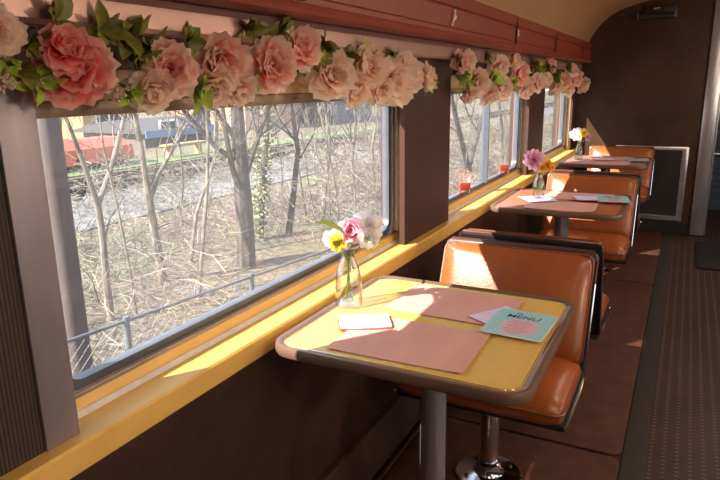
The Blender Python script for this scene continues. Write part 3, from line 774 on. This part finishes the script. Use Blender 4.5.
garland('flower_garland', [
    (-6, 30, 42, 'palep', 1, -.4, 0), (72, 70, 62, 'coral', 1, -.6, -.25), (66, 48, 40, 'coral', 1, -.2, .5), (98, 72, 40, 'pinkp', 1, .3, -.1),
    (170, 68, 46, 'pinkp', 1, -.8, .1), (152, 92, 40, 'palep', 1, -.4, -.6), (222, 62, 44, 'pinkp', *NB), (212, 88, 38, 'palep', .8, -.4, -.7),
    (272, 66, 42, 'pinkp', *NB), (302, 48, 34, 'pinkp', 1, -.5, .4), (240, 90, 30, 'palep', .8, -.3, -.8),
    (333, 76, 38, 'palep', *NB), (368, 66, 34, 'palep', 1, -.6, .3), (356, 90, 30, 'palep', .8, -.5, -.7),
    (394, 82, 38, 'palep', *NB), (408, 72, 32, 'palep', 1, -.4, .3), (380, 92, 26, 'palep', .8, -.5, -.6), (428, 76, 24, 'palep', 1, .4, .1)],
    [(25, 45, 24, 'leaf'), (20, 70, 22, 'leaf'), (35, 82, 26, 'leafbright'), (55, 22, 30, 'leaf'), (100, 30, 28, 'leaf'), (125, 35, 30, 'leaf'), (135, 62, 24, 'leaf'), (128, 92, 24, 'leafbright'),
     (185, 42, 22, 'leaf'), (195, 90, 22, 'leafbright'), (245, 30, 22, 'leaf'), (250, 82, 18, 'leafbright'), (262, 40, 20, 'leaf'), (278, 28, 18, 'leaf'), (322, 45, 20, 'leaf'), (318, 60, 14, 'leafbright'),
     (345, 60, 18, 'leaf'), (360, 55, 16, 'leafbright'), (372, 92, 16, 'leafbright'), (390, 60, 15, 'leaf'), (425, 80, 14, 'leafbright'), (205, 60, 20, 'leafbright'), (145, 45, 24, 'leaf'), (5, 75, 20, 'leafbright')],
    'garland of large coral and pink silk peonies hanging over the nearest window', ((6, 84, 22), (118, 94, 22), (245, 58, 12)))
garland('flower_garland', [
    (461, 62, 18, 'pinkp', *NB), (468, 60, 16, 'palep', *NB), (478, 82, 22, 'palep', 1, -.6, 0), (470, 96, 16, 'palep', .8, -.4, -.6), (490, 96, 18, 'palep', .8, -.4, -.7),
    (500, 68, 20, 'palep', *NB), (503, 88, 20, 'palep', *NB), (515, 60, 15, 'palep', 1, -.5, .4), (521, 74, 18, 'pinkp', *NB), (527, 90, 17, 'palep', .8, -.4, -.5), (538, 83, 16, 'palep', *NB)],
    [(453, 60, 14, 'leaf'), (455, 75, 14, 'leaf'), (462, 82, 15, 'leafbright'), (470, 85, 13, 'leaf'), (492, 80, 13, 'leafbright'), (510, 84, 11, 'leafbright'), (530, 64, 12, 'leaf'), (537, 70, 11, 'leafbright'), (485, 58, 10, 'leaf')],
    'garland of pale pink silk peonies over the second window')
garland('flower_garland', [
    (551, 66, 14, 'pinkp', *NB), (556, 88, 13, 'palep', .8, -.4, -.4), (563, 82, 15, 'pinkp', *NB), (572, 70, 13, 'palep', 1, -.5, .3), (577, 78, 14, 'pinkp', *NB), (583, 86, 13, 'palep', .8, -.4, -.4), (590, 74, 12, 'palep', *NB), (570, 90, 12, 'palep', .8, -.4, -.5), (547, 80, 12, 'palep', *NB)],
    [(553, 78, 10, 'leafbright'), (545, 68, 10, 'leaf'), (586, 70, 9, 'leafbright'), (566, 68, 9, 'leaf'), (560, 90, 8, 'leafbright')],
    'garland of small pale pink peonies over the farthest window, ending at the end wall')

# vases
def vase(c, label, s=1.0):
    v = empty('glass_vase', (c[0], c[1], .7495), label, 'vase', 'glass bud vases on the tables')
    prof = [(0, .0), (.030, .0), (.034, .004), (.0345, .03), (.033, .075), (.028, .10), (.018, .125), (.0155, .145), (.020, .162), (.024, .168), (.0215, .168), (.0135, .145), (.016, .125), (.026, .10), (.031, .075), (.0325, .03), (.031, .008), (0, .007)]
    MB().lathe([(r*s, z*s) for r, z in prof], n=28).build('vase_body', 'cleanglass', v)
    MB().lathe([(0, .008*s), (.0305*s, .008*s), (.0318*s, .03*s), (.0312*s, .06*s), (0, .06*s)], n=24).build('water', 'water', v)
    return v
def bouquet(v, items, name, label, leaves=()):
    b = empty('bouquet', (v.location.x, v.location.y, v.location.z+.009), label, 'flowers', 'small bouquets in the vases')
    for i, (m, off, face, rad, kind) in enumerate(items):
        o = Vector(off)
        lay = ((8, .12, 1), (7, .5, .7), (5, .9, .4)) if kind == 0 else ((12, .1, 1), (10, .35, .85), (8, .7, .6), (6, 1.1, .4))
        bl = bloom(name, m, o, face, rad, b, i*5+7, lay, .6 if kind else .9, .06, 4)
        rt = Vector((math.cos(i*2.1)*.012, math.sin(i*2.1)*.012, .012))
        MB().tube([rt, Vector((rt.x*-.3, rt.y*-.3, .13)), o*.62+Vector((0, 0, o.z*.25)), o-Vector(face).normalized()*rad*.2], .0016, 6).build('stem', 'stem', b)
    for (off, rad, sd, m) in leaves:
        leaf_cluster('leaf', m, off, rad, b, sd, 2, (0, -.4, .4))
    return b
c1 = at(350, 304, 2, .75); c1 = (c1.x+.002, c1.y-.01)
v1 = vase(c1, 'clear glass bud vase with stems and water on the nearest table', 1.2)
bouquet(v1, [('magentap', (.020, -.018, .232), (.6, -.9, .35), .040, 0), ('yellowp', (-.008, -.045, .198), (.5, -1, .1), .028, 1),
             ('whitep', (-.030, -.030, .205), (.2, -1, .2), .032, 0), ('whitep', (.052, .030, .238), (.7, -.5, .7), .046, 0), ('whitep', (.066, .00, .208), (.9, -.6, .1), .034, 0), ('whitep', (.02, -.01, .195), (.6, -.9, -.2), .026, 0)],
        'daisy_bloom', 'bouquet of white, magenta and yellow blooms in the nearest vase',
        [((.0, -.02, .19), .05, 4, 'stem'), ((.075, .02, .19), .045, 9, 'leafbright')])
bq = [o for o in scene.objects if o.name == 'bouquet'][0]
for nm, pth in (('leaf', ((349, 240), (343, 231), (334, 225), (325, 222), (316, 223))), ('leaf', ((362, 252), (370, 247), (379, 244), (388, 243)))):
    P_ = [at(px, py, 0, -.85) - bq.location for px, py in pth]; lm = MB(); vs = []; N_ = len(P_)
    for i, p in enumerate(P_):
        wv = (.0012, .006, .009, .007, .0008)[i] if N_ == 5 else (.001, .006, .007, .0008)[i]
        vs += [p+Vector((0, 0, wv)), p+Vector((wv*.5, 0, 0)), p-Vector((0, 0, wv))]
    lm.add(vs, [q for i in range(N_-1) for q in ((i*3, i*3+1, i*3+4, i*3+3), (i*3+1, i*3+2, i*3+5, i*3+4))]).build(nm, 'leafbright', bq)
c2 = at(538, 200, 2, .7495)
sheet('napkin', 'napkin', c2.x-.09, c2.x+.085, c2.y-.09, c2.y+.085, .756, 'white paper square under the vase on the middle table', 'napkin', 'folded napkins on the tables', R(35), .002, seed=2)
v2 = vase((c2.x, c2.y), 'glass bud vase on a white napkin on the middle table')
v2.location.z = .7585
bouquet(v2, [('pinkbloom', (-.03, -.02, .215), (.4, -1, .3), .060, 1), ('orangep', (.045, -.01, .185), (.7, -.8, .1), .034, 1), ('orangep', (.022, -.03, .168), (.6, -.9, 0), .026, 1), ('orangep', (.065, .0, .165), (.8, -.6, 0), .024, 1)],
        'carnation', 'bouquet of candy pink and orange blooms in the vase on the middle table', [((-.05, -.03, .16), .05, 5, 'leafbright')])
c3 = at(574, 148, 2, .7495)
v3 = vase((-.80, 5.60), 'glass bud vase on the farthest table by the third window')
bouquet(v3, [('whitep', (-.03, 0, .205), (.3, -1, .5), .058, 0), ('yellowp', (.035, -.01, .22), (.6, -.9, .4), .040, 1), ('lilacp', (.065, -.01, .185), (.8, -.7, 0), .032, 1)],
        'carnation', 'bouquet of white, yellow and lilac blooms in the vase on the farthest table', [((-.0, -.02, .15), .04, 5, 'leafbright')])

# ------------------------------------------------------------ outdoors
GZ = -1.2
g = MB(); g.box(-140, -1.6, -30, 200, GZ-.2, GZ); g.box(-1.6, 120, -30, 200, GZ-.3, GZ-.05)
struct(g.build('ground', 'ground', smooth=False))
struct(MB().box(-16.2, -9.9, -20, 160, GZ, GZ+.03).build('ground_gravel_bed', 'gravel', smooth=False))
tr = empty('railway_track', (-14.0, 0, GZ), 'rusty railway track crossing beyond the trees', 'railway track')
for dx in (-.72, .72):
    MB().box(dx-.05, dx+.05, -10, 90, .07, .24).build('rail', 'rail', tr, smooth=False)
slp = MB().box(-1.25, 1.25, -.12, .12, .02, .07).build('sleeper', 'sleeper', tr, smooth=False); slp.location = (0, 4, 0)
for k in range(1, 95):
    c = slp.copy(); col.objects.link(c); c.parent = tr; c.location = (0, 4+k*.65, 0)

def limb(mb, pts, r0, r1, rnd, depth, spread=.5, n=5, nb=5):
    N = len(pts)
    mb.tube(pts, [r0+(r1-r0)*i/(N-1) for i in range(N)], n)
    if depth <= 0: return
    for b in range(nb):
        t = rnd.uniform(.25, 1)*(N-1); i = min(int(t), N-2); f = t-i
        p = Vector(pts[i]).lerp(Vector(pts[i+1]), f); d = (Vector(pts[i+1])-Vector(pts[i])).normalized()
        L0 = sum((Vector(pts[k+1])-Vector(pts[k])).length for k in range(N-1))
        dd = (d*.6 + Vector((rnd.uniform(-1, 1), rnd.uniform(-1, 1), rnd.uniform(-.15, .9)))*spread*1.6).normalized()
        L = L0*rnd.uniform(.22, .5)/(1.0)
        q = [p]; cur = p; L *= rnd.uniform(.7, 1.2)
        for s in range(4):
            dd = (dd + Vector((rnd.uniform(-.4, .4), rnd.uniform(-.4, .4), rnd.uniform(-.15, .3)))).normalized()
            cur = cur + dd*L/4; q.append(cur)
        rr = max(.0045, (r0+(r1-r0)*t/(N-1))*.40)
        limb(mb, q, rr, max(.002, rr*.3), rnd, depth-1, spread, 4 if depth > 1 else 3, max(2, nb-1))
def tree(px_lists, widths, m, label, seed, depth=3, name='bare_tree', nb=6, xbase=None, ivy=False):
    b = at(*px_lists[0][0], 2, GZ); X = b.x
    rnd = random.Random(seed)
    e = empty(name, (b.x, b.y, GZ), label, 'tree', 'bare trees outside the windows')
    for li, pl in enumerate(px_lists):
        pts = []
        for k, (px, py) in enumerate(pl):
            p = at(px, py, 0, X)
            pts.append(p-Vector((b.x, b.y, GZ)))
        if li == 0: pts[0] = Vector((pts[0].x, pts[0].y, -.05))
        ext = (pts[-1]-pts[-2]).normalized(); 
        if li > 0 or len(px_lists) == 1: pts.append(pts[-1]+Vector((0, ext.y*.6, abs(ext.z)*1.6+.4)))
        # thickness jitter only, real trunk
        depthd = (at(*pl[0], 0, X)-CAM).dot(fwd)
        r0 = widths[li]/F*depthd*.5; r1 = r0*(.78 if (li == 0 and len(px_lists) > 1) else .35)
        mb = MB(); limb(mb, pts, r0, r1, rnd, depth if (li > 0 or len(px_lists) == 1) else 1, .55, 9, nb if (li > 0 or len(px_lists) == 1) else 2)
        mb.build('trunk' if li == 0 else 'branch', m, e)
        if ivy:
            iv = MB()
            for k in range(900):
                t = rnd.random()*(len(pts)-1.001); i = int(t); p = pts[i].lerp(pts[i+1], t-i); a = rnd.random()*6.28; rr = r0*rnd.uniform(.9, 2.2)
                c = p+Vector((math.cos(a)*rr, math.sin(a)*rr, 0)); s = .035
                u = Vector((rnd.gauss(0, 1), rnd.gauss(0, 1), rnd.gauss(0, 1))).normalized()*s; w_ = u.orthogonal().normalized()*s
                iv.add([c-u, c+w_*.6, c+u, c-w_*.6], [(0, 1, 2, 3)])
            iv.build('ivy', 'ivy', e, smooth=False)
    return e
tree([[(111, 320), (106, 280), (103, 240), (98, 205)], [(98, 205), (84, 165), (70, 128), (58, 100), (50, 60)], [(98, 205), (112, 165), (122, 125), (130, 95), (138, 50)]], (8, 5.5, 6), 'bark', 'pale forked tree near the fence, leftmost in the nearest window', 3)
tree([[(163, 281), (157, 245), (150, 205), (146, 180)], [(146, 180), (140, 140), (132, 100), (126, 60)], [(150, 200), (160, 172), (178, 140), (200, 100)]], (9, 6, 5), 'bark', 'forked tree with a short trunk just right of the leftmost tree', 5)
tree([[(198, 298), (202, 250), (207, 190), (208, 140), (204, 70)]], (5,), 'bark', 'slender straight pale tree left of the thick dark trunk', 8)
tree([[(190, 262), (196, 215), (214, 160), (216, 110), (222, 60)]], (4,), 'bark', 'thin curved pale sapling left of the thick dark trunk', 21)
tree([[(246, 265), (244, 210), (240, 160), (237, 110), (234, 40)]], (20,), 'barkdark', 'thickest dark trunk near the middle of the nearest window', 11, nb=9)
tree([[(259, 240), (262, 190), (266, 140), (270, 60)]], (9,), 'barkdark', 'ivy covered pale green trunk beside the thickest trunk', 12, ivy=True)
tree([[(288, 236), (294, 190), (298, 150), (290, 100), (280, 60)]], (7,), 'barkdark', 'dark leaning trunk right of the ivy covered one', 14, nb=8)
tree([[(137, 318), (130, 270), (118, 210), (104, 150), (96, 90)]], (3,), 'bark', 'very thin sapling leaning left between the two forked trees', 15)
tree([[(66, 305), (63, 250), (66, 200), (60, 140), (66, 60)]], (3,), 'bark', 'very thin sapling close behind the weathered post', 16)
tree([[(322, 222), (326, 180), (330, 140), (322, 90)]], (5,), 'bark', 'bare tree among brush at the middle right of the nearest window', 17, nb=8)
tree([[(352, 200), (352, 160), (356, 120), (350, 80)]], (4,), 'bark', 'pale bare tree behind the brush near the right of the nearest window', 18, nb=8)
tree([[(374, 186), (372, 150), (378, 110), (372, 80)]], (3.5,), 'bark', 'small bare tree at the far right edge of the nearest window', 19, nb=7)
tree([[(470, 182), (468, 165)], [(468, 166), (460, 135), (452, 100), (448, 60)], [(468, 168), (476, 140), (484, 110), (488, 60)]], (8, 6, 6), 'barkdark', 'V shaped forked tree seen through the second window', 23)
tree([[(500, 165), (502, 130), (498, 95), (502, 60)]], (4,), 'bark', 'slim bare tree seen through the right pane of the second window', 25, nb=8)
tree([[(556, 138), (557, 115), (560, 95)]], (3,), 'bark', 'bare tree seen through the farthest window', 26, nb=8)

# saplings scattered through the thicket
rnd = random.Random(5)
protos = []
for k in range(5):
    mb = MB(); h = 3.2+k*.5; pts = [Vector((0, 0, -.05))]; cur = pts[0]; d = Vector((rnd.uniform(-.15, .15), rnd.uniform(-.15, .15), 1))
    for s in range(6):
        d = (d+Vector((rnd.uniform(-.15, .15), rnd.uniform(-.15, .15), 0))).normalized(); cur = cur+d*h/6; pts.append(cur)
    limb(mb, pts, .022, .005, rnd, 3, .6, 5, 7)
    o = mb.build('sapling', 'bark'); protos.append(o)
spots = []
while len(spots) < 34:
    px = rnd.uniform(150, 560); py = rnd.uniform(130, 235)
    if px > 385 and px < 455: continue
    p = at(px, py, 2, GZ)
    if p.x > -3.8 or p.y > 45 or -16.3 < p.x < -11.5: continue
    spots.append(p)
for i, p in enumerate(spots):
    src = protos[i % 5]
    o = src if i < 5 else src.copy()
    if i >= 5: col.objects.link(o)
    o.location = (p.x, p.y, GZ); o.rotation_euler = (0, 0, rnd.random()*6.28); s = rnd.uniform(.7, 1.2); o.scale = (s, s, s)
    tag(o, 'thin bare sapling in the thicket between the fence and the railway', 'tree', 'thicket saplings outside')
# brush
br = MB(); rnd = random.Random(9)
def twig(p, L, rr):
    d = Vector((rnd.gauss(0, 1), rnd.gauss(0, 1), abs(rnd.gauss(0, .8)))).normalized(); q = [p]; c = p
    for s in range(2):
        d = (d+Vector((rnd.uniform(-.5, .5), rnd.uniform(-.5, .5), rnd.uniform(-.4, .2)))).normalized(); c = c+d*L/2; q.append(c)
    br.tube(q, [rr, rr*.8, rr*.4], 3, cap=False)
for k in range(26000):
    x = -3.9-9.4*rnd.random()**1.05; y = rnd.uniform(2.5, 36)
    if noise.noise(Vector((x*.35, y*.35, 3))) < -.12: continue
    hh = .45*rnd.random()**2*(1+max(0, noise.noise(Vector((x*.3, y*.3, 9))))*3.5)
    twig(Vector((x, y, GZ+hh)), rnd.uniform(.15, .65), rnd.uniform(.0022, .005)*(1+y/14))
tag(br.build('brushwood', 'twig', smooth=False), 'tangled dry twigs and fallen branches covering the ground', 'brush', kind='stuff')

# weathered post
b = at(64, 250, 0, -3.7)
pp = MB(); pp.tube([(0, 0, 0), (0, .0, 1), (0, 0, 2.2), (.01, .01, 4.4)], [.092, .088, .084, .08], 14)
e = tag(pp.build('utility_pole', 'polewood', loc=(b.x, b.y, GZ)), 'weathered wooden pole outside at the left edge of the nearest window', 'pole')
# fence
A = Vector((-3.34, 2.51, 0)); B = Vector((-2.83, 6.13, 0)); fd = (B-A).normalized()
fe = empty('wire_fence', (A.x, A.y, GZ), 'low galvanised chain link fence outside the nearest window', 'fence')
fe.rotation_euler = (0, 0, math.atan2(fd.y, fd.x))
H = 1.05
MB().tube([(-3, 0, H), (9, 0, H)], .013, 8).build('top_rail', 'galv', fe)
MB().tube([(-3, 0, .06), (9, 0, .06)], .004, 5).build('bottom_wire', 'galv', fe)
for s in (-2.1, -.9, .3, 1.5, 2.7, 3.9, 5.1, 6.3, 7.5):
    MB().tube([(s, 0, 0), (s, 0, H+.03)], .022, 10).build('post', 'galv', fe)
cw = MB(); nsp = .075
for k in range(int(12/nsp)):
    s0 = -3+k*nsp
    for sg in (1, -1):
        a = s0; b2 = s0+sg*(H-.06)
        if b2 > 9 or b2 < -3: continue
        cw.tube([(a, 0, .06), (b2, 0, H)], .0010, 3, cap=False)
cw.build('chain_link', 'galv', fe, smooth=False)

# buildings
def building(x, y0, y1, z1, depth, wallm, roofm, label, wins, rise=1.2, door=None, fascia=None, eave=.35):
    e = empty('building', (x, y0, GZ), label, 'building')
    L = y1-y0; h = z1-GZ
    MB().box(-depth, 0, 0, L, 0, h).build('wall', wallm, e, smooth=False)
    MB().prism([(eave, h-.06), (eave, h+.06), (-depth/2, h+rise), (-depth-eave, h+.06), (-depth-eave, h-.06)], 1, -.3, L+.3).build('roof', roofm, e, smooth=False)
    for (a, b, c, d) in wins:
        w_ = MB().ring([(a-.08, c-.08), (b+.08, c-.08), (b+.08, d+.08), (a-.08, d+.08)], [(a, c), (b, c), (b, d), (a, d)], 0, 0, .05).build('window', 'white', e, smooth=False)
        MB().box(.0, .02, a, b, c, d).build('pane', 'darkglass', w_, smooth=False)
    if door:
        a, b = door; dd = MB().box(0, .05, a, b, 0, 2.1).build('door', 'roof', e, smooth=False)
        MB().box(.05, .09, b-.15, b-.08, 1.0, 1.1).build('door_handle', 'chrome', dd)
    if fascia: MB().box(eave, eave+.06, -.3, L+.3, h-.25, h+.08).build('fascia', fascia, e, smooth=False)
    return e
def span(x, pa, pb, py): return at(pa, py, 0, x).y, at(pb, py, 0, x).y
ya, yb = span(-26, 84, 140, 130)
building(-26, ya, yb, 1.9, 5, 'ochre', 'roof', 'ochre yellow house with a dark roof beyond the railway', [(.8, 1.5, 1.0, 1.9), (2.6, 3.3, 1.0, 1.9)], door=(1.7, 2.4))
ya, yb = span(-21.5, 146, 208, 150)
building(-21.5, ya, yb, at(170, 130, 0, -21.5).z, 4, 'greyside', 'roof', 'low grey shed with a blue eave left of the thick trunk', [(1.0, 2.0, .6, 1.1)], .5, door=(3.2, 4.4), fascia='bluemetal')
ya, yb = span(-24, 246, 300, 130)
building(-24, ya, yb, 2.3, 6, 'salmon', 'roof', 'salmon pink building seen behind the thick trunk', [(1.6, 2.4, 1.6, 2.5), (4.4, 5.2, 1.6, 2.5)], 1.5)
ya, yb = span(-22, 306, 372, 130); ya = max(ya, span(-24, 246, 300, 130)[1]+1.2)
building(-22, ya, yb, 2.5, 6, 'bluegrey', 'roof', 'blue grey building behind the brush at the right of the nearest window', [(2, 3.6, 1, 2.4), (8, 10, 1, 2.4)], 1.6)
# orange tarp-covered trailer
tp = empty('covered_trailer', (-18.2, 12.9, GZ), 'red orange tarpaulin covered trailer beyond the railway at left', 'trailer')
MB().prism([(-1.0, .25), (1.0, .25), (.95, .72), (.4, .98), (-.4, .98), (-.95, .72)], 1, 0, 2.9).build('tarpaulin', 'orangecloth', tp, smooth=False)
for yy in (.7, 2.2):
    for xx in (-.9, .9):
        MB().tube([(xx-.09, yy, .24), (xx+.09, yy, .24)], .24, 16).build('wheel', 'black', tp)
MB().box(-.9, .9, -.1, 3.0, .2, .28).build('chassis', 'rail', tp, smooth=False)
MB().tube([(0, -.1, .3), (0, -1.1, .3)], .04, 8).build('drawbar', 'rail', tp)
tag(MB().box(-17.6, -16.4, 4, 40, GZ, GZ+.05).build('grass_strip', 'grass', smooth=False), 'strip of green grass along the far side of the railway', 'grass', kind='stuff')
# park bench by the shed
bn = empty('picnic_bench', (-17.3, 17.3, GZ), 'pale wooden bench on the grass beyond the railway', 'bench')
MB().box(-.2, .2, 0, 2.2, .48, .54).build('bench_seat', 'ochre', bn, smooth=False)
for yy in (.3, 1.9): MB().box(-.15, .15, yy-.05, yy+.05, 0, .48).build('leg', 'ochre', bn, smooth=False)
